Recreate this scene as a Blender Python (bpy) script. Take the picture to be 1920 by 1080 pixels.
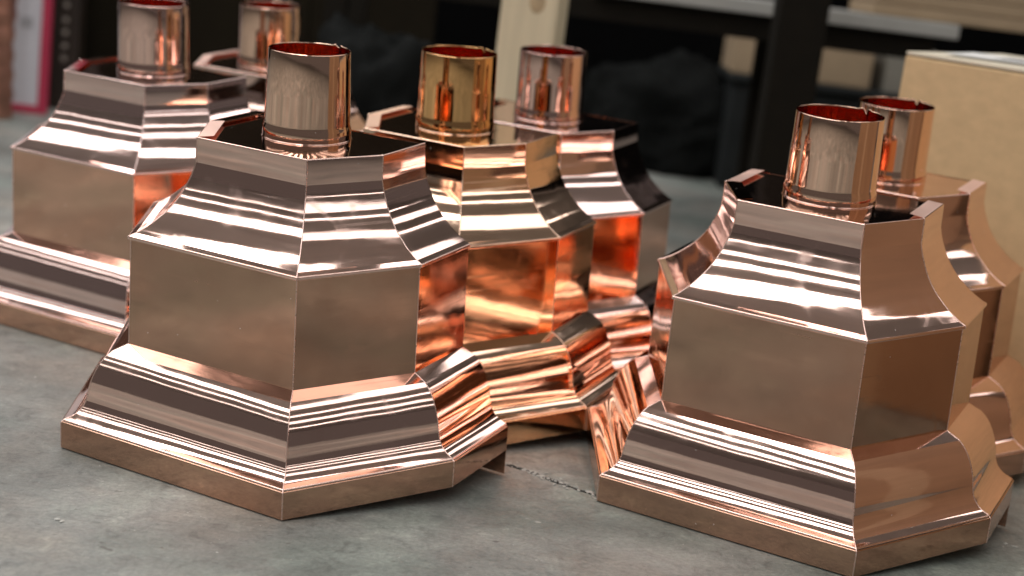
import bpy, bmesh, math, random
from mathutils import Vector, Matrix, noise as mnoise

random.seed(7)
scene = bpy.context.scene
COL = scene.collection
for o in list(bpy.data.objects):
    bpy.data.objects.remove(o)

# ------------------------------------------------------------------ camera
CAM_H, PITCH, ROLL = 0.5936, 0.2158, -0.1256
cam = bpy.data.cameras.new("camera")
cam_o = bpy.data.objects.new("camera", cam)
COL.objects.link(cam_o)
fwd = Vector((0, math.cos(PITCH), -math.sin(PITCH)))
up0 = Vector((0, math.sin(PITCH), math.cos(PITCH)))
r0 = Vector((1, 0, 0))
cr, sr = math.cos(ROLL), math.sin(ROLL)
right = r0 * cr - up0 * sr
up = r0 * sr + up0 * cr
m = Matrix((right, up, -fwd)).transposed().to_4x4()
m.translation = Vector((0, 0, CAM_H))
cam_o.matrix_world = m
cam.sensor_width = 36.0
cam.lens = 2832.3 / 1920 * 36.0
cam.clip_start, cam.clip_end = 0.02, 100
cam.dof.use_dof = True
cam.dof.focus_distance = 1.59
cam.dof.aperture_fstop = 3.3
scene.camera = cam_o

# ------------------------------------------------------------------ world and lamps
world = bpy.data.worlds.new("World")
scene.world = world
world.use_nodes = True
bg = world.node_tree.nodes["Background"]
bg.inputs[0].default_value = (0.98, 0.90, 0.88, 1)
bg.inputs[1].default_value = 0.115


def strip(x, y, z, length, width, radiance, rz, color=(1, 0.99, 0.995), aim=None):
    """a ceiling strip lamp: long narrow area lamp facing the floor (or aimed)"""
    l = bpy.data.lights.new("strip_lamp", 'AREA')
    l.shape = 'RECTANGLE'
    l.size, l.size_y = length, width
    l.energy = radiance * math.pi * length * width
    l.color = color
    o = bpy.data.objects.new("strip_lamp", l)
    o.location = (x, y, z)
    o.rotation_euler = (0, 0, rz)
    if aim:
        o.rotation_euler = (Vector(aim) - Vector((x, y, z))).to_track_quat('-Z', 'Y').to_euler()
    COL.objects.link(o)
    return o


# rows of ceiling strips running front to back, like the ones mirrored in the coves
for (x, wid, rad) in ((-7.6, 0.45, 3.2), (-5.3, 0.30, 4.5), (-3.7, 0.75, 5), (-2.2, 0.40, 9.5), (-1.0, 0.50, 7.5), (0.5, 0.22, 5),
                      (1.7, 0.50, 2.6), (3.1, 0.24, 3.6), (4.6, 0.70, 2.6), (6.6, 0.35, 3.6)):
    strip(x, 0.9, 3.4, 10.0, wid, rad, math.pi / 2 + 0.06)

scene.view_settings.view_transform = 'Standard'
scene.view_settings.look = 'None'
scene.view_settings.gamma = 1
scene.view_settings.use_curve_mapping = False
scene.view_settings.exposure = -0.28
cy = scene.cycles
cy.max_bounces = 16
cy.glossy_bounces = 14
cy.diffuse_bounces = 4
cy.sample_clamp_indirect = 6.0
cy.use_denoising = True
cy.blur_glossy = 0.3


# ------------------------------------------------------------------ materials
def new_mat(name):
    mt = bpy.data.materials.new(name)
    mt.use_nodes = True
    nt = mt.node_tree
    return mt, nt, nt.nodes["Principled BSDF"]


def N(nt, kind, **kw):
    n = nt.nodes.new(kind)
    for k, v in kw.items():
        if k in n.inputs.keys():
            n.inputs[k].default_value = v
        else:
            setattr(n, k, v)
    return n


def ramp(nt, stops):
    r = nt.nodes.new('ShaderNodeValToRGB')
    e = r.color_ramp.elements
    while len(e) < len(stops):
        e.new(0.5)
    for el, (p, c) in zip(e, stops):
        el.position = p
        el.color = c if len(c) == 4 else (*c, 1)
    return r


def copper(name, base, r_lo, r_hi, wave, grain, smudge=0.5):
    mt, nt, b = new_mat(name)
    L = nt.links.new
    tc = N(nt, 'ShaderNodeTexCoord')
    oi = N(nt, 'ShaderNodeObjectInfo')
    off = N(nt, 'ShaderNodeVectorMath', operation='SCALE')
    off.inputs[0].default_value = (13.1, 7.7, 5.3)
    L(oi.outputs['Random'], off.inputs['Scale'])
    add = N(nt, 'ShaderNodeVectorMath', operation='ADD')
    L(tc.outputs['Object'], add.inputs[0])
    L(off.outputs[0], add.inputs[1])
    P = add.outputs[0]
    # colour: faint tarnish and heat tint patches
    n1 = N(nt, 'ShaderNodeTexNoise', Scale=8.0, Detail=5.0, Roughness=0.6)
    L(P, n1.inputs['Vector'])
    cr_ = ramp(nt, [(0.28, (base[0] * 0.90, base[1] * 0.86, base[2] * 0.84)), (0.45, tuple(c * 0.97 for c in base)), (0.62, base)])
    L(n1.outputs['Fac'], cr_.inputs[0])
    # dust specks: tiny dull dots
    vd = N(nt, 'ShaderNodeTexVoronoi', Scale=95.0)
    L(P, vd.inputs['Vector'])
    vs_ = N(nt, 'ShaderNodeMath', operation='LESS_THAN')
    vs_.inputs[1].default_value = 0.05
    L(vd.outputs['Distance'], vs_.inputs[0])
    sep = N(nt, 'ShaderNodeSeparateColor')
    L(vd.outputs['Color'], sep.inputs[0])
    pick = N(nt, 'ShaderNodeMath', operation='GREATER_THAN')
    pick.inputs[1].default_value = 0.88
    L(sep.outputs[0], pick.inputs[0])
    dust = N(nt, 'ShaderNodeMath', operation='MULTIPLY')
    L(vs_.outputs[0], dust.inputs[0])
    L(pick.outputs[0], dust.inputs[1])
    mixd = N(nt, 'ShaderNodeMix', data_type='RGBA')
    L(dust.outputs[0], mixd.inputs['Factor'])
    L(cr_.outputs[0], mixd.inputs['A'])
    mixd.inputs['B'].default_value = (0.70, 0.64, 0.60, 1)
    L(mixd.outputs['Result'], b.inputs['Base Color'])
    met = N(nt, 'ShaderNodeMath', operation='SUBTRACT')
    met.inputs[0].default_value = 1.0
    L(dust.outputs[0], met.inputs[1])
    L(met.outputs[0], b.inputs['Metallic'])
    # roughness: drawn grain, hand smudges, fine wiping marks
    mp = N(nt, 'ShaderNodeMapping')
    mp.inputs['Scale'].default_value = (5, 5, 80)
    mp.inputs['Rotation'].default_value = (0.12, 0.10, 0)
    L(P, mp.inputs['Vector'])
    n2 = N(nt, 'ShaderNodeTexNoise', Scale=3.0, Detail=4.0)
    L(mp.outputs[0], n2.inputs['Vector'])
    n3 = N(nt, 'ShaderNodeTexNoise', Scale=20.0, Detail=6.0, Roughness=0.65, Distortion=0.8)
    L(P, n3.inputs['Vector'])
    mul = N(nt, 'ShaderNodeMath', operation='MULTIPLY')
    L(n2.outputs['Fac'], mul.inputs[0])
    L(n3.outputs['Fac'], mul.inputs[1])
    mr = N(nt, 'ShaderNodeMapRange')
    mr.inputs['From Min'].default_value = 0.12
    mr.inputs['From Max'].default_value = 0.42
    mr.inputs['To Min'].default_value = r_lo
    mr.inputs['To Max'].default_value = r_hi
    L(mul.outputs[0], mr.inputs['Value'])
    sm = N(nt, 'ShaderNodeTexNoise', Scale=13.0, Detail=3.0, Roughness=0.55, Distortion=1.6)
    L(P, sm.inputs['Vector'])
    smr = N(nt, 'ShaderNodeMapRange')
    smr.inputs['From Min'].default_value = 0.60
    smr.inputs['From Max'].default_value = 0.72
    smr.inputs['To Min'].default_value = 0.0
    smr.inputs['To Max'].default_value = 0.12 * smudge
    L(sm.outputs['Fac'], smr.inputs['Value'])
    mps = N(nt, 'ShaderNodeMapping')
    mps.inputs['Scale'].default_value = (2.2, 2.2, 70)
    mps.inputs['Rotation'].default_value = (0.3, 0.5, 0.1)
    L(P, mps.inputs['Vector'])
    nsc = N(nt, 'ShaderNodeTexNoise', Scale=2.0, Detail=2.0)
    L(mps.outputs[0], nsc.inputs['Vector'])
    scr = N(nt, 'ShaderNodeMapRange')
    scr.inputs['From Min'].default_value = 0.66
    scr.inputs['From Max'].default_value = 0.72
    scr.inputs['To Max'].default_value = 0.14 * smudge
    L(nsc.outputs['Fac'], scr.inputs['Value'])
    smx = N(nt, 'ShaderNodeMath', operation='ADD')
    L(smr.outputs[0], smx.inputs[0])
    L(scr.outputs[0], smx.inputs[1])
    smr = smx
    ra = N(nt, 'ShaderNodeMath', operation='ADD')
    L(mr.outputs[0], ra.inputs[0])
    L(smr.outputs[0], ra.inputs[1])
    rd = N(nt, 'ShaderNodeMath', operation='ADD')
    dm = N(nt, 'ShaderNodeMath', operation='MULTIPLY')
    dm.inputs[1].default_value = 0.5
    L(dust.outputs[0], dm.inputs[0])
    L(ra.outputs[0], rd.inputs[0])
    L(dm.outputs[0], rd.inputs[1])
    L(rd.outputs[0], b.inputs['Roughness'])
    # relief: sheet waviness, then fine scratches
    n4 = N(nt, 'ShaderNodeTexNoise', Scale=9.0, Detail=2.5, Roughness=0.38)
    L(P, n4.inputs['Vector'])
    bp = N(nt, 'ShaderNodeBump', Strength=1.0, Distance=wave)
    L(n4.outputs['Fac'], bp.inputs['Height'])
    mp2 = N(nt, 'ShaderNodeMapping')
    mp2.inputs['Scale'].default_value = (25, 25, 500)
    mp2.inputs['Rotation'].default_value = (0.1, 0.05, 0)
    L(P, mp2.inputs['Vector'])
    n5 = N(nt, 'ShaderNodeTexNoise', Scale=2.0, Detail=3.0)
    L(mp2.outputs[0], n5.inputs['Vector'])
    bp2 = N(nt, 'ShaderNodeBump', Strength=1.0, Distance=grain)
    L(n5.outputs['Fac'], bp2.inputs['Height'])
    L(bp.outputs[0], bp2.inputs['Normal'])
    L(bp2.outputs[0], b.inputs['Normal'])
    return mt


def copper_set(tone, pol, sheet, wall, tube):
    return {
        'pol': copper("copper_polished_" + tone, pol, 0.04, 0.095, 0.0011, 0.000006, 0.6),
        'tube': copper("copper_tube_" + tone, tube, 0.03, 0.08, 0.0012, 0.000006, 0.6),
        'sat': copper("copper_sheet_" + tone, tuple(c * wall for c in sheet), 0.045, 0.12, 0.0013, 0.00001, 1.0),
        'back': copper("copper_back_" + tone, sheet, 0.03, 0.08, 0.0036, 0.00001, 0.8),
        'tab': copper("copper_abraded_" + tone, (pol[0], pol[1], pol[2]), 0.42, 0.6, 0.002, 0.00001, 1.0),
        'seam': copper("copper_seam_" + tone, (pol[0], pol[1] * 1.05, pol[2] * 1.08), 0.22, 0.4, 0.0002, 0.0),
    }


COPPER = {
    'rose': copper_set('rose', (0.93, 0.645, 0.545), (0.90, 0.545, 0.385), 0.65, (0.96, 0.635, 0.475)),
    'gold': copper_set('gold', (0.94, 0.645, 0.470), (0.96, 0.590, 0.340), 1.0, (0.97, 0.545, 0.235)),  # amber tube and fuller wall put mirrored orange into the copper colour
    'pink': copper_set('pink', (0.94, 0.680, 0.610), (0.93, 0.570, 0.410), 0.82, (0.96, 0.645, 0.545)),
}
M_POL, M_SAT, M_SEAM, M_BACK, M_TAB, M_TUBE = (COPPER['rose'][k] for k in ('pol', 'sat', 'seam', 'back', 'tab', 'tube'))


def concrete(name):
    mt, nt, b = new_mat(name)
    L = nt.links.new
    tc = N(nt, 'ShaderNodeTexCoord')
    P = tc.outputs['Object']
    big = N(nt, 'ShaderNodeTexNoise', Scale=2.6, Detail=7.0, Roughness=0.62, Distortion=0.6)
    L(P, big.inputs['Vector'])
    c1 = ramp(nt, [(0.30, (0.115, 0.118, 0.108)), (0.45, (0.190, 0.193, 0.179)), (0.58, (0.268, 0.266, 0.246)), (0.72, (0.44, 0.43, 0.40))])
    L(big.outputs['Fac'], c1.inputs[0])
    # warm and cool stains
    st = N(nt, 'ShaderNodeTexNoise', Scale=4.5, Detail=4.0, Roughness=0.55)
    mpS = N(nt, 'ShaderNodeMapping')
    mpS.inputs['Location'].default_value = (3.1, 1.7, 0)
    L(P, mpS.inputs['Vector'])
    L(mpS.outputs[0], st.inputs['Vector'])
    c2 = ramp(nt, [(0.36, (0.90, 1.0, 0.96)), (0.5, (0.98, 1, 0.99)), (0.68, (1.08, 0.98, 0.91))])
    L(st.outputs['Fac'], c2.inputs[0])
    mx = N(nt, 'ShaderNodeMix', data_type='RGBA', blend_type='MULTIPLY')
    mx.inputs['Factor'].default_value = 1
    L(c1.outputs[0], mx.inputs['A'])
    L(c2.outputs[0], mx.inputs['B'])
    # trowel streaks
    mp = N(nt, 'ShaderNodeMapping')
    mp.inputs['Scale'].default_value = (9, 22, 1)
    mp.inputs['Rotation'].default_value = (0, 0, 0.42)
    L(P, mp.inputs['Vector'])
    sk = N(nt, 'ShaderNodeTexNoise', Scale=1.6, Detail=6.0, Roughness=0.7)
    L(mp.outputs[0], sk.inputs['Vector'])
    c3 = ramp(nt, [(0.3, (0.72, 0.72, 0.72)), (0.52, (1, 1, 1)), (0.72, (1.3, 1.3, 1.28))])
    L(sk.outputs['Fac'], c3.inputs[0])
    mx2 = N(nt, 'ShaderNodeMix', data_type='RGBA', blend_type='MULTIPLY')
    mx2.inputs['Factor'].default_value = 0.5
    L(mx.outputs['Result'], mx2.inputs['A'])
    L(c3.outputs[0], mx2.inputs['B'])
    # cloudy middle-sized mottling with crisp edges
    md_ = N(nt, 'ShaderNodeTexNoise', Scale=26.0, Detail=9.0, Roughness=0.72, Distortion=1.1)
    L(P, md_.inputs['Vector'])
    cm = ramp(nt, [(0.34, (0.60, 0.60, 0.60)), (0.47, (0.98, 0.98, 0.98)), (0.60, (1.10, 1.10, 1.08)), (0.68, (1.6, 1.59, 1.54))])
    L(md_.outputs['Fac'], cm.inputs[0])
    mxm = N(nt, 'ShaderNodeMix', data_type='RGBA', blend_type='MULTIPLY')
    mxm.inputs['Factor'].default_value = 0.8
    L(mx2.outputs['Result'], mxm.inputs['A'])
    L(cm.outputs[0], mxm.inputs['B'])
    mx2 = mxm
    # grain and pits
    fine = N(nt, 'ShaderNodeTexNoise', Scale=170.0, Detail=5.0, Roughness=0.7)
    L(P, fine.inputs['Vector'])
    c4 = ramp(nt, [(0.33, (0.62, 0.62, 0.62)), (0.5, (1, 1, 1)), (0.68, (1.35, 1.35, 1.33))])
    L(fine.outputs['Fac'], c4.inputs[0])
    mx3 = N(nt, 'ShaderNodeMix', data_type='RGBA', blend_type='MULTIPLY')
    mx3.inputs['Factor'].default_value = 0.6
    L(mx2.outputs['Result'], mx3.inputs['A'])
    L(c4.outputs[0], mx3.inputs['B'])
    # sparse pale scuffs
    vo = N(nt, 'ShaderNodeTexVoronoi', Scale=17.0)
    vo.inputs['Randomness'].default_value = 1.0
    warp = N(nt, 'ShaderNodeTexNoise', Scale=30.0, Detail=3.0)
    L(P, warp.inputs['Vector'])
    wadd = N(nt, 'ShaderNodeMix', data_type='RGBA', blend_type='LINEAR_LIGHT')
    wadd.inputs['Factor'].default_value = 0.035
    L(P, wadd.inputs['A'])
    L(warp.outputs['Color'], wadd.inputs['B'])
    L(wadd.outputs['Result'], vo.inputs['Vector'])
    c5 = ramp(nt, [(0.05, (1, 1, 1)), (0.11, (0, 0, 0))])
    L(vo.outputs['Distance'], c5.inputs[0])
    mx4 = N(nt, 'ShaderNodeMix', data_type='RGBA')
    sc5 = N(nt, 'ShaderNodeMath', operation='MULTIPLY')
    L(c5.outputs[0], sc5.inputs[0])
    cmask = ramp(nt, [(0.5, (0, 0, 0)), (0.62, (0.8, 0.8, 0.8))])
    L(sk.outputs['Fac'], cmask.inputs[0])
    L(cmask.outputs[0], sc5.inputs[1])
    L(sc5.outputs[0], mx4.inputs['Factor'])
    L(mx3.outputs['Result'], mx4.inputs['A'])
    mx4.inputs['B'].default_value = (0.5, 0.49, 0.45, 1)
    # small dark pits and oil spots
    vp = N(nt, 'ShaderNodeTexVoronoi', Scale=44.0)
    mpp = N(nt, 'ShaderNodeMapping')
    mpp.inputs['Scale'].default_value = (0.55, 1.0, 1)
    mpp.inputs['Rotation'].default_value = (0, 0, 0.42)
    L(wadd.outputs['Result'], mpp.inputs['Vector'])
    L(mpp.outputs[0], vp.inputs['Vector'])
    sepp = N(nt, 'ShaderNodeSeparateColor')
    L(vp.outputs['Color'], sepp.inputs[0])
    thr = N(nt, 'ShaderNodeMapRange')
    thr.inputs['From Min'].default_value = 0.55
    thr.inputs['From Max'].default_value = 1.0
    thr.inputs['To Min'].default_value = 0.0
    thr.inputs['To Max'].default_value = 0.20
    L(sepp.outputs[0], thr.inputs['Value'])
    lt = N(nt, 'ShaderNodeMath', operation='SUBTRACT')
    L(thr.outputs[0], lt.inputs[0])
    L(vp.outputs['Distance'], lt.inputs[1])
    ltm = N(nt, 'ShaderNodeMapRange')
    ltm.inputs['From Min'].default_value = 0.0
    ltm.inputs['From Max'].default_value = 0.06
    ltm.inputs['To Max'].default_value = 0.75
    L(lt.outputs[0], ltm.inputs['Value'])
    mx5 = N(nt, 'ShaderNodeMix', data_type='RGBA')
    L(ltm.outputs[0], mx5.inputs['Factor'])
    L(mx4.outputs['Result'], mx5.inputs['A'])
    mx5.inputs['B'].default_value = (0.085, 0.083, 0.075, 1)
    L(mx5.outputs['Result'], b.inputs['Base Color'])
    rr = N(nt, 'ShaderNodeMapRange')
    rr.inputs['To Min'].default_value = 0.34
    rr.inputs['To Max'].default_value = 0.62
    L(sk.outputs['Fac'], rr.inputs['Value'])
    L(rr.outputs[0], b.inputs['Roughness'])
    bp = N(nt, 'ShaderNodeBump', Strength=0.5, Distance=0.0012)
    L(fine.outputs['Fac'], bp.inputs['Height'])
    bp.inputs['Strength'].default_value = 0.8
    bp2 = N(nt, 'ShaderNodeBump', Strength=0.5, Distance=0.004)
    L(sk.outputs['Fac'], bp2.inputs['Height'])
    L(bp.outputs[0], bp2.inputs['Normal'])
    L(bp2.outputs[0], b.inputs['Normal'])
    return mt


M_FLOOR = concrete("concrete")


def plain(name, col, rough, var=0.15, scale=12, stretch=(1, 1, 1), bump=0.0, metallic=0.0, spec=0.5):
    mt, nt, b = new_mat(name)
    L = nt.links.new
    tc = N(nt, 'ShaderNodeTexCoord')
    mp = N(nt, 'ShaderNodeMapping')
    mp.inputs['Scale'].default_value = stretch
    L(tc.outputs['Object'], mp.inputs['Vector'])
    n = N(nt, 'ShaderNodeTexNoise', Scale=scale, Detail=6.0, Roughness=0.6)
    L(mp.outputs[0], n.inputs['Vector'])
    r = ramp(nt, [(0.3, tuple(c * (1 - var) for c in col)), (0.7, tuple(min(1, c * (1 + var)) for c in col))])
    L(n.outputs['Fac'], r.inputs[0])
    L(r.outputs[0], b.inputs['Base Color'])
    b.inputs['Roughness'].default_value = rough
    b.inputs['Metallic'].default_value = metallic
    b.inputs['Specular IOR Level'].default_value = spec
    if bump:
        bp = N(nt, 'ShaderNodeBump', Strength=0.6, Distance=bump)
        L(n.outputs['Fac'], bp.inputs['Height'])
        L(bp.outputs[0], b.inputs['Normal'])
    return mt


M_CARD = plain("cardboard", (0.60, 0.42, 0.225), 0.8, 0.09, 30, (1, 1, 1.6), 0.0003)
M_CARD_IN = plain("cardboard_liner", (0.68, 0.60, 0.46), 0.8, 0.06, 14, (1, 1, 2), 0.0003)
M_CARD2 = plain("cardboard_worn", (0.36, 0.26, 0.16), 0.8, 0.08, 16, (1, 1, 1.5), 0.0003)
M_PAPER = plain("paper", (0.78, 0.76, 0.72), 0.6, 0.05, 20)
M_INK = plain("grey_ink", (0.30, 0.29, 0.28), 0.6, 0.1, 20)
M_WOOD = plain("pine_lumber", (0.62, 0.53, 0.36), 0.7, 0.10, 5, (9, 9, 0.8), 0.0008)
M_KNOT = plain("pine_knot", (0.42, 0.31, 0.18), 0.7, 0.2, 30)
M_STEEL = plain("dark_painted_steel", (0.0075, 0.0055, 0.003), 0.75, 0.2, 20, spec=0.15)
M_EDGE = plain("bench_edge_laminate", (0.38, 0.37, 0.34), 0.5, 0.1, 8, (1, 1, 1))
M_DARKBOARD = plain("dark_brown_board", (0.011, 0.008, 0.004), 0.85, 0.3, 3, spec=0.1)
M_BLACK = plain("unlit_depth_black", (0.002, 0.002, 0.002), 0.95, 0.3, 2, spec=0.05)
M_TARP = plain("charcoal_sheeting", (0.006, 0.0065, 0.006), 0.85, 0.3, 6, spec=0.1)
M_RED = plain("red_paint", (0.50, 0.035, 0.085), 0.45, 0.08, 8)
M_WHITE = plain("white_panel", (0.66, 0.66, 0.70), 0.35, 0.06, 3)
M_BROWN = plain("brown_painted_steel", (0.030, 0.019, 0.013), 0.5, 0.2, 14)
M_HOLE_LIGHT = plain("hole_light_pale", (0.30, 0.25, 0.21), 0.45, 0.2, 30)
M_GREYBIN = plain("grey_plastic", (0.018, 0.02, 0.02), 0.6, 0.2, 8, spec=0.2)
M_RUST = plain("red_brown_copper", (0.42, 0.20, 0.14), 0.35, 0.3, 25, (1, 1, 1), 0.001, 0.6)
M_CHIP = plain("pale_concrete_chip", (0.46, 0.45, 0.41), 0.8, 0.2, 90)
M_CEIL = plain("ceiling_paint", (0.88, 0.85, 0.87), 0.8, 0.05, 1.5)
M_CRACK = plain("crack_dirt", (0.05, 0.048, 0.042), 0.95, 0.3, 120)


# ------------------------------------------------------------------ helpers
def link(o, parent=None):
    COL.objects.link(o)
    if parent:
        o.parent = parent
    return o


def tag(o, label, cat, group=None):
    o["label"] = label
    o["category"] = cat
    if group:
        o["group"] = group
    return o


def empty(name, loc=(0, 0, 0), rot=(0, 0, 0)):
    o = bpy.data.objects.new(name, None)
    o.location = loc
    o.rotation_euler = rot
    o.empty_display_size = 0.05
    return link(o)


def mesh_obj(name, verts, faces, mat, parent=None, smooth=False, normals=None):
    me = bpy.data.meshes.new(name)
    me.from_pydata([tuple(v) for v in verts], [], faces)
    me.update()
    if smooth or normals:
        for p in me.polygons:
            p.use_smooth = True
    if normals:
        me.normals_split_custom_set_from_vertices([tuple(n) for n in normals])
    me.materials.append(mat)
    return link(bpy.data.objects.new(name, me), parent)


def bm_obj(name, bm, mat, parent=None, smooth=False):
    me = bpy.data.meshes.new(name)
    bmesh.ops.recalc_face_normals(bm, faces=bm.faces)
    bm.to_mesh(me)
    bm.free()
    if smooth:
        for p in me.polygons:
            p.use_smooth = True
    me.materials.append(mat)
    return link(bpy.data.objects.new(name, me), parent)


def box_bm(x0, x1, y0, y1, z0, z1, bev=0.0, seg=2):
    bm = bmesh.new()
    bmesh.ops.create_cube(bm, size=1)
    for v in bm.verts:
        v.co = Vector(((x0 + x1) / 2 + v.co.x * (x1 - x0), (y0 + y1) / 2 + v.co.y * (y1 - y0), (z0 + z1) / 2 + v.co.z * (z1 - z0)))
    if bev:
        bmesh.ops.bevel(bm, geom=bm.edges[:], offset=bev, segments=seg, affect='EDGES', profile=0.5)
    return bm


def box(name, x0, x1, y0, y1, z0, z1, mat, parent=None, bev=0.0):
    return bm_obj(name, box_bm(x0, x1, y0, y1, z0, z1, bev), mat, parent)


# ------------------------------------------------------------------ floor (two slabs meeting at a crack)
P0 = Vector((0.017, 1.725))
CD = Vector((0.842, -0.539)).normalized()
CN = Vector((-CD.y, CD.x))


def crack_line():
    ss, half, mid = [], [], []
    s = -0.70
    while s < 0.165:
        ss.append(s)
        t = min(1, (s + 0.70) / 0.1, (0.165 - s) / 0.05)
        mid.append(t * (0.006 * mnoise.noise((s * 14, 0, 3)) + 0.0022 * mnoise.noise((s * 90, 1, 0))))
        half.append(max(0, t) * (0.0018 + 0.0050 * abs(mnoise.noise((s * 60, 5, 0))) + 0.0040 * abs(mnoise.noise((s * 230, 9, 0)))))
        s += 0.004
    ss.append(0.165), half.append(0), mid.append(0)
    return ss, half, mid


ss, hf, md = crack_line()
A_ = [P0 + CD * s + CN * (m_ + h_) for s, h_, m_ in zip(ss, hf, md)]
B_ = [P0 + CD * s + CN * (m_ - h_) for s, h_, m_ in zip(ss, hf, md)]
farL, farR = P0 - CD * 12, P0 + CD * 12
far_side = [farL] + A_ + [farR, farR + CN * 14, farL + CN * 14]
near_side = [farL] + B_ + [farR, farR - CN * 14, farL - CN * 14]
vs = [(p.x, p.y, 0) for p in far_side] + [(p.x, p.y, 0) for p in near_side]
n1 = len(far_side)
fs = [tuple(range(n1)), tuple(reversed(range(n1, n1 + len(near_side))))]
floor = mesh_obj("floor", vs, fs, M_FLOOR)
floor["kind"] = "structure"
# walls and bottom of the crack
vs, fs = [], []
for a, b in zip(A_, B_):
    k = len(vs)
    c = (a + b) / 2
    vs += [(a.x, a.y, -0.0002), (c.x, c.y, -0.005), (b.x, b.y, -0.0002)]
    if k:
        fs += [(k - 3, k, k + 1, k - 2), (k - 2, k + 1, k + 2, k - 1)]
mesh_obj("crack", vs, fs, M_CRACK, floor)
# crumbled chips along the crack and little flakes on the slab
bm = bmesh.new()


def chip(bm, x, y, r, flat=0.5):
    g = bmesh.ops.create_icosphere(bm, subdivisions=1, radius=r)
    a = random.random() * 6.28
    ex = random.uniform(0.7, 1.8)
    for v in g['verts']:
        j = random.uniform(0.7, 1.25)
        px, py = v.co.x * ex * j, v.co.y * j
        v.co = Vector((x + px * math.cos(a) - py * math.sin(a), y + px * math.sin(a) + py * math.cos(a), max(0.0002, r * flat * 0.6 + v.co.z * flat * j)))


for i in range(260):
    s = random.uniform(-0.25, 0.15)
    p = P0 + CD * s + CN * (0.006 * mnoise.noise((s * 14, 0, 3)) + random.gauss(0, 0.0055))
    chip(bm, p.x, p.y, random.uniform(0.0006, 0.0026), 0.5)
chips = bm_obj("concrete_chips", bm, M_CHIP)
chips["kind"] = "stuff"
tag(chips, "pale crumbled chips of concrete along the floor crack", "rubble")
bm = bmesh.new()
for (x, y, r) in ((-0.415, 1.390, 0.0034), (-0.409, 1.387, 0.0026), (-0.456, 2.035, 0.0034), (-0.448, 2.03, 0.003), (0.606, 1.666, 0.003), (-0.698, 2.081, 0.003), (-0.372, 1.405, 0.0012), (-0.36, 1.43, 0.0012), (-0.47, 1.78, 0.002), (-0.50, 1.79, 0.0014), (-0.585, 1.83, 0.002), (-0.25, 1.36, 0.0012),
                  (-0.30, 1.45, 0.0009), (0.20, 1.42, 0.0008), (0.615, 1.66, 0.0024), (0.60, 1.655, 0.0012), (-0.12, 1.44, 0.0008), (-0.42, 1.55, 0.001)):
    chip(bm, x, y, r, 0.35)
for i in range(120):
    chip(bm, random.uniform(-0.6, 0.65), random.uniform(1.3, 1.9), random.uniform(0.0003, 0.0008), 0.4)
fl = bm_obj("floor_debris", bm, M_CHIP)
fl["kind"] = "stuff"
tag(fl, "tiny pale flakes and grit scattered over the concrete floor", "debris")

# near-black back wall, standing in for the unlit depth behind everything
bw = box("back_wall", -6, 6, 6.2, 6.35, 0, 3.0, M_BLACK)
bw["kind"] = "structure"

# pale ceiling above the strip lamps (it is what the copper mirrors)
ceil = box("ceiling", -10, 10, -10, 7.0, 3.62, 3.7, M_CEIL)
ceil["kind"] = "structure"
for k in range(11):
    box("joist", -10, 10, -9.5 + k * 1.55, -9.38 + k * 1.55, 3.5, 3.619, M_CEIL, ceil)  # unseen joists, added to put lines into the copper's reflections

# ------------------------------------------------------------------ copper rain heads
W, D, CC, EE = 0.1848, 0.2328, 0.0731, 0.1266
DL = 0.0667
TILT = 0.1009
TY = -0.0633
EXT = (D + DL) * math.tan(TILT)
AL = math.atan2(EE, CC)
K1, K2 = math.tan(AL / 2), math.tan((math.pi / 2 - AL) / 2)


def plan(d):
    x, y = W + d, D + d
    a, b = W - CC + d * K1, D - EE + d * K2
    return [(-x, 0), (-x, -b), (-a, -y), (a, -y), (x, -b), (x, 0)]


def smooth_pts(p, n=3):
    """Catmull-Rom through p"""
    q = [p[0]] + list(p) + [p[-1]]
    out = []
    for i in range(1, len(q) - 2):
        for k in range(n):
            t = k / n
            out.append(tuple(0.5 * ((2 * q[i][j]) + (-q[i - 1][j] + q[i + 1][j]) * t + (2 * q[i - 1][j] - 5 * q[i][j] + 4 * q[i + 1][j] - q[i + 2][j]) * t * t
                                    + (-q[i - 1][j] + 3 * q[i][j] - 3 * q[i + 1][j] + q[i + 2][j]) * t ** 3) for j in (0, 1)))
    out.append(p[-1])
    return out


def arc(cx, cz, r, a0, a1, n=4):
    return [(cx + r * math.cos(math.radians(a0 + (a1 - a0) * i / n)), cz + r * math.sin(math.radians(a0 + (a1 - a0) * i / n))) for i in range(n + 1)]


CROWN = [
    [(-0.0690, 0.3425), (-0.0688, 0.3440)],
    arc(-0.0674, 0.3434, 0.0014, 150, 0, 6) + [(-0.0655, 0.3165)],
    smooth_pts([(-0.0655, 0.3165), (-0.0625, 0.3055), (-0.0580, 0.2945), (-0.0530, 0.2840), (-0.0465, 0.2740), (-0.0388, 0.2648), (-0.0300, 0.2568), (-0.0200, 0.2488), (-0.0070, 0.2410)], 4),
    [(-0.0070, 0.2410), (-0.0006, 0.2386)],
    arc(-0.0006, 0.2372, 0.0014, 90, 0, 4) + arc(-0.0002, 0.2352, 0.0010, 0, -90, 3) + [(-0.0026, 0.2340)],
]
WALL = [[(-0.0020, 0.2345), (0.0, 0.1130)]]
BASE = [
    [(0.0, 0.1132), (0.0160, 0.1070)],
    smooth_pts([(0.0160, 0.1070), (0.0228, 0.1010), (0.0288, 0.0930), (0.0336, 0.0838), (0.0372, 0.0742), (0.0394, 0.0655), (0.0408, 0.0570),
                (0.0432, 0.0490), (0.0478, 0.0420), (0.0548, 0.0368), (0.0632, 0.0338)], 4),
    arc(0.0632, 0.0322, 0.0016, 90, 0, 4) + [(0.0648, 0.0316)],
]
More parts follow.
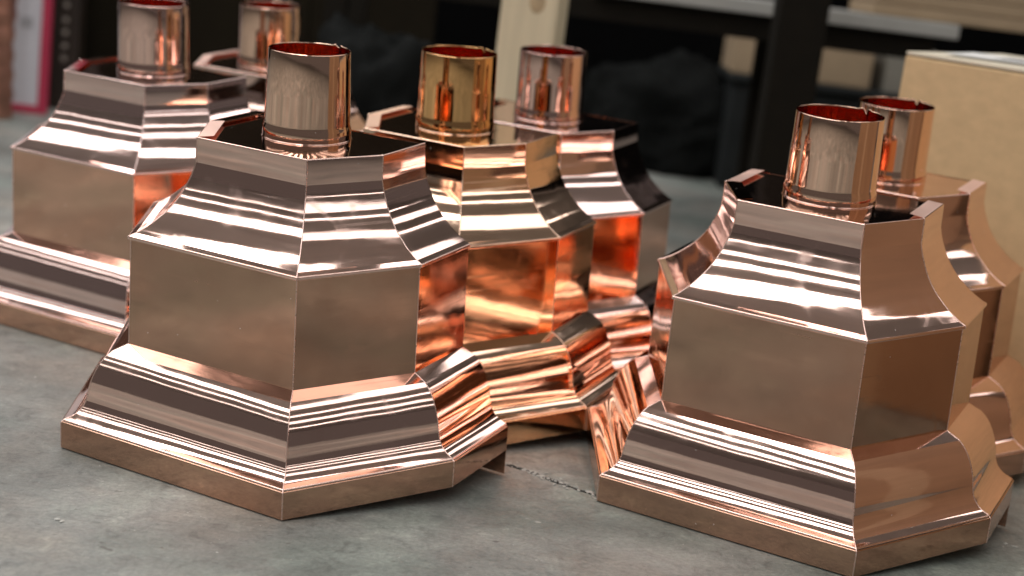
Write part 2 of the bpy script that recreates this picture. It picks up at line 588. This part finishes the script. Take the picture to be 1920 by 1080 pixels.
RIM = [arc(0.0653, 0.0302, 0.0014, 90, 0, 5) + [(0.0667, 0.0008)], arc(0.0659, 0.0008, 0.0008, 0, -180, 4), [(0.0651, 0.0010), (0.0651, 0.0290)]]


def seg_normals(seg):
    ns = []
    for i in range(len(seg)):
        t = Vector((0, 0))
        if i > 0:
            t += (Vector(seg[i]) - Vector(seg[i - 1])).normalized()
        if i < len(seg) - 1:
            t += (Vector(seg[i + 1]) - Vector(seg[i])).normalized()
        t.normalize()
        ns.append((-t.y, t.x))      # profile runs downwards: outward is (-dz, dd)
    return ns


def panel_mesh(name, segs, f, mat):
    """one sheet panel of face f (0..4) made from profile polylines"""
    verts, faces, norms = [], [], []
    base = plan(0)
    e = Vector(base[f + 1]) - Vector(base[f])
    out = Vector((e.y, -e.x)).normalized()
    mid = (Vector(base[f + 1]) + Vector(base[f])) / 2 - Vector((0, -D / 2))
    if out.dot(mid) < 0:
        out = -out
    cols = 2
    for seg in segs:
        k = len(verts)
        for (d, z), (nd, nz) in zip(seg, seg_normals(seg)):
            pl = plan(d)
            a, b = Vector(pl[f]), Vector(pl[f + 1])
            for c in range(cols):
                p = a.lerp(b, c / (cols - 1))
                verts.append((p.x, p.y, z))
                norms.append((out.x * nd, out.y * nd, nz))
        for i in range(len(seg) - 1):
            for c in range(cols - 1):
                q = k + i * cols + c
                faces.append((q, q + cols, q + cols + 1, q + 1))
    me = bpy.data.meshes.new(name)
    me.from_pydata(verts, [], faces)
    me.update()
    for p in me.polygons:
        p.use_smooth = True
    # orient the faces with the wanted normals
    bad = sum(1 for p in me.polygons if p.normal.dot(Vector(norms[p.vertices[0]])) < 0)
    if bad > len(me.polygons) / 2:
        me.flip_normals()
    me.normals_split_custom_set_from_vertices(norms)
    me.materials.append(mat)
    return me


def seam_mesh(segs, c, r=0.0007):
    """thin soldered bead that follows a mitred corner"""
    pts = []
    for seg in segs:
        for d, z in seg:
            pl = plan(d)[c]
            p = Vector((pl[0], pl[1], z))
            if not pts or (p - pts[-1]).length > 0.0008:
                pts.append(p)
    verts, faces = [], []
    n = 6
    ctr = Vector((0, -D / 2, 0))
    for i, p in enumerate(pts):
        t = (pts[min(i + 1, len(pts) - 1)] - pts[max(i - 1, 0)]).normalized()
        o = (p - ctr)
        o.z = 0
        o = (o - t * o.dot(t)).normalized()
        s = t.cross(o)
        for k in range(n):
            a = 2 * math.pi * k / n
            verts.append(p + (o * math.cos(a) + s * math.sin(a)) * r - o * r * 0.3)
    for i in range(len(pts) - 1):
        for k in range(n):
            faces.append((i * n + k, i * n + (k + 1) % n, (i + 1) * n + (k + 1) % n, (i + 1) * n + k))
    me = bpy.data.meshes.new("seam")
    me.from_pydata(verts, [], faces)
    me.update()
    for p in me.polygons:
        p.use_smooth = True
    me.materials.append(M_SEAM)
    return me


MESH = {}
for f in range(5):
    MESH['crown', f] = panel_mesh("crown_panel", CROWN, f, M_POL)
    MESH['wall', f] = panel_mesh("wall_panel", WALL, f, M_SAT)
    MESH['base', f] = panel_mesh("base_moulding", BASE, f, M_POL)
    MESH['rim', f] = panel_mesh("rim_band", RIM, f, M_SAT)
for c in range(1, 5):
    MESH['seam', c] = seam_mesh([CROWN[1], CROWN[2], CROWN[3], CROWN[4][:6]], c)
    MESH['seamb', c] = seam_mesh([BASE[0], BASE[1], RIM[0]], c)
    MESH['seamw', c] = seam_mesh(WALL, c, 0.0006)


def prism_mesh(name, poly, z0, z1, mat):
    n = len(poly)
    vs = [(x, y, z0) for x, y in poly] + [(x, y, z1) for x, y in poly]
    fs = [tuple(range(n))[::-1], tuple(range(n, 2 * n))] + [(i, (i + 1) % n, n + (i + 1) % n, n + i) for i in range(n)]
    me = bpy.data.meshes.new(name)
    me.from_pydata(vs, [], fs)
    me.update()
    me.materials.append(mat)
    return me


MESH['plate'] = prism_mesh("top_plate", plan(-0.0686), 0.3400, 0.3425, M_POL)
# back plate: follows the outline of the section and runs on down to the floor
outl = [(-0.0672, 0.3430), (-0.0655, 0.3165)] + CROWN[2][1:] + [(-0.002, 0.2345), (0, 0.1132), (0.016, 0.107)] + BASE[1][1:] + [(0.0667, 0.031)]
bp_r = [(W + d, z) for d, z in outl] + [(W + DL, -EXT + 0.0008)]
bp = bp_r + [(-x, z) for x, z in reversed(bp_r)]
n = len(bp)
vs = [(x, 0.0012, z) for x, z in bp] + [(x, 0.0003, z) for x, z in bp]
fs = [tuple(range(n)), tuple(range(2 * n - 1, n - 1, -1))] + [(i, n + i, n + (i + 1) % n, (i + 1) % n) for i in range(n)]
me = bpy.data.meshes.new("back_plate")
me.from_pydata(vs, [], fs)
me.update()
me.materials.append(M_BACK)
MESH['back'] = me


def tube_mesh(R=0.05, top=0.0, H=0.0989, z0=0.3426, seed=0, phase=0.95):
    """open outlet tube: rolled sheet with a lapped seam, small tear at the top and a swaged foot"""
    rnd = random.Random(seed)
    n = 96
    prof = [(R + 0.0012, 0.0), (R + 0.0013, 0.004), (R + 0.0011, 0.0125), (R + 0.0001, 0.0150), (R - 0.0001, 0.018), (R - 0.0004, 0.05), (R - 0.0009, H - 0.0012),
            (R - 0.0011, H - 0.0003), (R - 0.0014, H), (R - 0.0017, H - 0.0004), (R - 0.0017, H - 0.0015), (R - 0.0013, 0.05), (R - 0.0009, 0.016), (R - 0.0009, 0.001)]
    verts, faces = [], []
    for (r, h) in prof:
        for k in range(n):
            a = 2 * math.pi * k / n
            da = (a - phase + math.pi) % (2 * math.pi) - math.pi
            rr = (r - top * h / H) * (1 + 0.004 * math.cos(2 * a + seed) * h / H + 0.0022 * math.cos(3 * a + 1.7 * seed) * h / H)
            # lapped seam: a step of a sheet thickness near the phase angle
            if 0 <= da < 0.16:
                rr += 0.0007
            hh = h
            if h > H * 0.9:
                if abs(da) < 0.05:
                    hh = h - 0.006 * (1 - abs(da) / 0.05)
                    rr += 0.0012
                elif abs(da) < 0.14:
                    hh = h + 0.0012
            verts.append((rr * math.cos(a), TY + rr * math.sin(a), z0 + hh))
    for i in range(len(prof) - 1):
        for k in range(n):
            faces.append((i * n + k, i * n + (k + 1) % n, (i + 1) * n + (k + 1) % n, (i + 1) * n + k))
    me = bpy.data.meshes.new("outlet_tube")
    me.from_pydata(verts, [], faces)
    me.update()
    for p in me.polygons:
        p.use_smooth = True
    me.materials.append(M_TUBE)
    return me


# solder ring where the tube meets the top plate
def ring_mesh(R=0.0514, r=0.0009, z=0.3428):
    n, k_ = 64, 6
    vs, fs = [], []
    for i in range(n):
        a = 2 * math.pi * i / n
        for k in range(k_):
            b = 2 * math.pi * k / k_
            rr = R + r * math.cos(b)
            vs.append((rr * math.cos(a), TY + rr * math.sin(a), z + r * math.sin(b)))
    for i in range(n):
        for k in range(k_):
            fs.append((i * k_ + k, ((i + 1) % n) * k_ + k, ((i + 1) % n) * k_ + (k + 1) % k_, i * k_ + (k + 1) % k_))
    me = bpy.data.meshes.new("solder_ring")
    me.from_pydata(vs, [], fs)
    me.update()
    for p in me.polygons:
        p.use_smooth = True
    me.materials.append(M_POL)
    return me




def tab_mesh(f, mat, width=0.017, lift=0.0022):
    """narrow flange of face f folded inwards over the top plate"""
    pl = [Vector(p) for p in plan(-0.0672)]
    inn = [Vector(p) for p in plan(-0.0672 - width)]
    a, b = pl[f], pl[f + 1]
    e = (b - a).normalized()
    c0, c1 = inn[f], inn[f + 1]
    if f == 0:
        a = a + e * 0.0005
    nrm = (c0 - a)
    nrm = (nrm - e * nrm.dot(e)).normalized()
    p = [a + e * 0.0012, b - e * 0.0012, b - e * 0.0035 + nrm * width, a + e * 0.0035 + nrm * width]
    z0 = 0.3442
    zz = [z0, z0, z0 + lift, z0 + lift]
    vs = [(q.x, q.y, z + 0.0006) for q, z in zip(p, zz)] + [(q.x, q.y, z) for q, z in zip(p, zz)]
    fs = [(0, 1, 2, 3), (7, 6, 5, 4)] + [(i, 4 + i, 4 + (i + 1) % 4, (i + 1) % 4) for i in range(4)]
    me = bpy.data.meshes.new("folded_tab")
    me.from_pydata(vs, [], fs)
    me.update()
    me.materials.append(mat)
    return me


for f in range(5):
    MESH['tab', f, 0] = tab_mesh(f, M_SAT, lift=0.0012)
    MESH['tab', f, 1] = tab_mesh(f, M_TAB, lift=0.0016)


def rain_head(x, y, yaw, label, seed, tabs, tone='rose', tube_r=0.05, tube_top=0.0):
    root = empty("copper_rain_head", (x, y, 0), (0, 0, 0))
    # local origin of the head sits on the floor under the front rim; the longer back plate tips it forward
    piv = Matrix.Translation((x, y, 0.0011)) @ Matrix.Rotation(yaw, 4, 'Z') @ Matrix.Rotation(TILT, 4, 'X') @ Matrix.Translation((0, D + DL, 0))
    root.matrix_world = piv
    tag(root, label, "rain head", "copper rain heads standing on the floor")

    def part(name, me, parent=root):
        o = bpy.data.objects.new(name, me)
        COL.objects.link(o)
        o.parent = parent
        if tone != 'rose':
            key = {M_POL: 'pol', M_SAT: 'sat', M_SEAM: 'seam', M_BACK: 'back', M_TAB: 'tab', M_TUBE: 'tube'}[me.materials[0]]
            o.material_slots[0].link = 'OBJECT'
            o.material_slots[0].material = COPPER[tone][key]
        return o
    for f in range(5):
        part("crown_panel", MESH['crown', f])
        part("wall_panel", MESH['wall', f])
        b = part("base_moulding", MESH['base', f])
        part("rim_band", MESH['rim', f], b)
    for c in range(1, 5):
        part("seam", MESH['seam', c])
        part("seam", MESH['seamb', c])
        part("seam", MESH['seamw', c])
    part("back_plate", MESH['back'])
    tp = part("top_plate", MESH['plate'])
    for f, rough in tabs:
        part("folded_tab", MESH['tab', f, rough], tp)
    tu = part("outlet_tube", tube_mesh(R=tube_r, top=tube_top, seed=seed, phase=1.15 + 0.1 * math.sin(seed * 2.3) - yaw * 0.4))
    part("solder_ring", ring_mesh(R=tube_r + 0.0014), tu)
    return root


HEADS = [
    (-0.3397, 1.5228, -0.4508, "nearest copper rain head at front left, its whole front rim on open floor", 1, ((0, 0), (1, 1)), "rose", 0.0490, 0.0022),
    (0.2600, 1.5660, -0.4723, "copper rain head at front right, cardboard box mirrored in its side", 2, ((0, 1), (1, 0), (4, 1)), "rose", 0.0525, 0.0012),
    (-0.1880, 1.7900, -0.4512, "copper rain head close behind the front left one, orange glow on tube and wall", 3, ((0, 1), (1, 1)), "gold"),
    (-0.0665, 2.0720, -0.4566, "farthest head of the middle row, pinkish tube in front of the pale wooden post", 4, ((0, 0), (1, 0)), "pink"),
    (-0.6438, 2.0159, -0.4549, "copper rain head at the left edge, nearest to the red framed board", 5, ((0, 0), (1, 0)), "pink"),
    (-0.5360, 2.3500, -0.4500, "mostly hidden copper rain head behind the left one, tube and top only showing", 6, ((0, 1), (1, 1)), "rose"),
    (0.3860, 1.8580, -0.4989, "copper rain head between the front right one and the large cardboard box", 8, ((0, 0), (1, 0), (4, 1))),
]
for h in HEADS:
    rain_head(*h)

# ------------------------------------------------------------------ large cardboard box on the right
BX = empty("cardboard_box", (0.549, 2.335, 0), (0, 0, math.atan2(-0.77, 0.64)))
tag(BX, "large tan cardboard box with closed flaps beside the right rain heads", "box")
LB, DB, HB = 0.56, 0.50, 0.518
# local x along the visible face, local +y into the box
box("box_body", 0, LB, 0, DB, 0.001, HB, M_CARD, BX, 0.003)
for i, (y0, y1) in enumerate(((0.0005, DB / 2 - 0.002), (DB / 2 + 0.002, DB - 0.0005))):
    vs = []
    bmf = box_bm(0.001, LB - 0.001, y0, y1, HB + 0.0015, HB + 0.0065, 0.001)
    for v in bmf.verts:
        t = (v.co.y - y0) / (y1 - y0)
        t = t if i == 0 else 1 - t
        v.co.z += 0.010 * t + 0.004 * t * math.sin(v.co.x * 5)
    bm_obj("flap", bmf, M_CARD_IN, BX)
pp = empty("packing_slip", (0, 0, 0))
pp.matrix_world = BX.matrix_basis @ Matrix.Translation((0.125, 0.10, HB + 0.0135)) @ Matrix.Rotation(0.04, 4, 'X') @ Matrix.Rotation(0.2, 4, 'Z')
tag(pp, "white printed slip lying on top of the large cardboard box", "paper")
box("sheet", -0.09, 0.13, -0.055, 0.055, 0, 0.0006, M_PAPER, pp)
for k in range(3):
    box("print_line", -0.02, 0.11, -0.035 + k * 0.025, -0.022 + k * 0.025, 0.0008, 0.0011, M_INK, pp)

# taller carton beside the right rain head (mirrored in its side)
M_CARD3 = plain("brown_cardboard", (0.27, 0.175, 0.10), 0.8, 0.12, 5, (1, 1, 1.5), 0.0005)
TC = empty("tall_carton", (0.955, 1.12, 0))
tag(TC, "tall brown carton mirrored in the side of the front right rain head", "box")
box("carton_body", 0, 0.5, 0, 0.745, 0.001, 0.92, M_CARD3, TC, 0.003)
box("packing_tape", -0.0006, 0.0, 0.30, 0.36, 0.0, 0.92, M_CARD2, TC)
box("flap", 0.001, 0.499, 0.001, 0.329, 0.922, 0.927, M_CARD_IN, TC, 0.001)
box("flap", 0.001, 0.499, 0.331, 0.744, 0.922, 0.927, M_CARD_IN, TC, 0.001)

# ------------------------------------------------------------------ pale lumber post
WP = empty("lumber_post", (-0.023, 2.86, 0), (0, 0, -0.22))
tag(WP, "pale pine lumber post standing behind the middle row of rain heads", "post")
bm = box_bm(-0.054, 0.054, -0.045, 0.045, 0.0, 1.0, 0.004)
bm_obj("timber", bm, M_WOOD, WP)
bm = bmesh.new()
bmesh.ops.create_uvsphere(bm, u_segments=16, v_segments=8, radius=1)
for v in bm.verts:
    v.co = Vector((0.014 + v.co.x * 0.016, -0.0448 + v.co.y * 0.0012, 0.515 + v.co.z * 0.022))
bm_obj("knot", bm, M_KNOT, WP, True)

# ------------------------------------------------------------------ low bench in the background
BN = empty("workbench", (0.2, 3.55, 0), (0, 0, -0.02))
tag(BN, "low dark workbench with pale edged top across the background", "workbench")
box("bench_top", -0.10, 0.745, 0.0, 0.42, 0.528, 0.560, M_EDGE, BN, 0.003)
box("rail", -0.75, 0.70, 0.03, 0.08, 0.47, 0.522, M_STEEL, BN, 0.003)
for x in (-0.72, 0.335):
    for y in (0.03, 0.36):
        box("leg", x, x + 0.05, y + 0.001, y + 0.049, 0, 0.4695 if y < 0.1 else 0.5275, M_STEEL, BN, 0.002)
UP = empty("steel_upright", (0.542, 3.30, 0), (0, 0, 0.05))
tag(UP, "thick dark steel upright standing in front of the low workbench", "upright")
box("column", -0.055, 0.050, -0.04, 0.04, 0.008, 1.1, M_STEEL, UP, 0.004)
box("foot_plate", -0.08, 0.075, -0.06, 0.06, 0.0, 0.0078, M_STEEL, UP, 0.001)
CT = empty("cardboard_sheet_pack", (1.18, 3.66, 0.5605), (0, 0, -0.03))
tag(CT, "flat tan cardboard pack lying on the low workbench top", "cardboard")
for k in range(4):
    box("sheet", -0.42 + 0.006 * k, 0.5, -0.05 + 0.004 * k, 0.30, k * 0.03 + 0.0005, k * 0.03 + 0.0285, M_CARD2, CT, 0.003)
# support frame under the overhanging pack
SF = empty("trestle", (1.45, 3.75, 0))
tag(SF, "dark trestle holding up the right end of the cardboard pack", "trestle")
box("trestle_bar", -0.25, 0.2, -0.03, 0.03, 0.51, 0.5595, M_STEEL, SF, 0.003)
for x in (-0.2, 0.15):
    box("leg", x, x + 0.04, -0.02, 0.02, 0, 0.5095, M_STEEL, SF, 0.002)

# carton standing on a dark bin behind the bench
BI = empty("grey_bin", (0.735, 4.55, 0), (0, 0, -0.02))
tag(BI, "low dark grey plastic bin under the tan carton behind the upright", "bin")
box("bin_body", -0.17, 0.30, -0.12, 0.25, 0, 0.315, M_GREYBIN, BI, 0.01)
box("bin_rim", -0.185, 0.32, -0.14, 0.27, 0.3155, 0.338, M_GREYBIN, BI, 0.006)
CB = empty("small_carton", (0.735, 4.55, 0.3385), (0, 0, -0.02))
tag(CB, "small tan carton sitting on a grey bin behind the dark upright", "carton")
box("carton_body", -0.18, 0.225, -0.1, 0.2, 0, 0.132, M_CARD2, CB, 0.004)
box("lid_flap", -0.179, 0.224, -0.099, 0.199, 0.1325, 0.1365, M_CARD2, CB, 0.001)
PK = empty("carton_side_block", (1.055, 4.50, 0.0))  # added block in place of the small carton's greyer side face
tag(PK, "tall grey beige parcel standing in for the small tan carton side", "block")
box("side_block", -0.055, 0.08, -0.05, 0.2, 0, 0.47, plain("carton_side_grey", (0.24, 0.22, 0.18), 0.7, 0.1, 6), PK, 0.006)
box("tape", 0.0, 0.03, -0.0512, 0.2012, 0.02, 0.4708, M_EDGE, PK)


# charcoal sheeting heaps in the dark
def heap(name, x, y, rx, ry, rz, label, seed):
    bm = bmesh.new()
    bmesh.ops.create_icosphere(bm, subdivisions=5, radius=1)
    for v in bm.verts:
        d = v.co.normalized()
        f = 1 + 0.28 * mnoise.fractal(d * 1.6 + Vector((seed, 0, 0)), 1.0, 2.0, 5) + 0.10 * abs(mnoise.noise(d * 7 + Vector((0, seed, 0))))
        p = d * f
        v.co = Vector((p.x * rx, p.y * ry, max(0.0, (p.z * 0.75 + 0.35) * rz)))
    o = bm_obj(name, bm, M_TARP, None, True)
    o.location = (x, y, 0.0)
    tag(o, label, "sheeting", "charcoal sheeting heaps")
    return o


heap("sheeting_heap", -0.36, 3.55, 0.20, 0.16, 0.36, "crumpled charcoal sheeting heap right of the front left tube", 2.0)
heap("sheeting_heap", 0.42, 4.75, 0.26, 0.2, 0.30, "low charcoal sheeting heap in the dark under the workbench", 7.0)  # near-black heap also stands in for shade under the bench

# ------------------------------------------------------------------ left background
DBD = empty("dark_panel", (-1.06, 4.55, 0), (0, 0, 0.0))
tag(DBD, "tall very dark brown board standing behind the left rain heads", "board")
for k in range(3):
    box("plank", -0.38 + k * 0.372, -0.38 + k * 0.372 + 0.369, 0, 0.03, 0.0, 1.4, M_DARKBOARD, DBD, 0.003)
RU = empty("perforated_upright", (-1.368, 4.36, 0))
tag(RU, "brown steel upright with pale dots for lit holes beside the red frame", "upright")
box("column", -0.05, 0.05, -0.03, 0.03, 0.0, 1.2, M_BROWN, RU, 0.004)
for z in (0.146, 0.182, 0.221, 0.256, 0.298, 0.336, 0.374):
    bm = bmesh.new()
    bmesh.ops.create_uvsphere(bm, u_segments=14, v_segments=8, radius=0.008)
    for v in bm.verts:
        v.co.y = v.co.y * 0.35 - 0.031
        v.co.z += z
        v.co.x += 0.012
    bm_obj("hole_light_dot", bm, M_HOLE_LIGHT, RU, True)  # pale dot stands in for light seen through a hole
RB = empty("framed_board", (-1.350, 4.18, 0), (0, 0, 0.10))
tag(RB, "white board in a red frame standing on the floor at far left", "board")
box("panel", -0.60, -0.0255, 0.006, 0.014, 0.0225, 1.2, M_WHITE, RB)
box("frame_strip", -0.025, 0.0, 0.0, 0.024, 0.0, 1.22, M_RED, RB, 0.002)
box("frame_strip", -0.60, -0.0255, 0.0, 0.024, 0.0, 0.022, M_RED, RB, 0.002)
box("grey_mark", -0.085, -0.05, 0.0045, 0.0055, 0.235, 0.265, plain("grey_marker", (0.42, 0.42, 0.44), 0.5), RB)
# standing corrugated copper downspout at the very left edge
bm = bmesh.new()
n = 40
rows = 60
ring = []
for i in range(rows):
    z = i * 0.012
    rr = []
    for k in range(n):
        a = 2 * math.pi * k / n
        r = 0.055 * (1 + 0.07 * math.sin(6 * a + z * 14) + 0.05 * math.sin(z * 120))
        rr.append(bm.verts.new((r * math.cos(a), r * math.sin(a), z)))
    ring.append(rr)
for i in range(rows - 1):
    for k in range(n):
        bm.faces.new((ring[i][k], ring[i][(k + 1) % n], ring[i + 1][(k + 1) % n], ring[i + 1][k]))
ds = bm_obj("copper_downspout", bm, M_RUST, None, True)
ds.location = (-1.45, 4.02, 0)
tag(ds, "ribbed reddish brown downspout standing before the white board at left edge", "downspout")
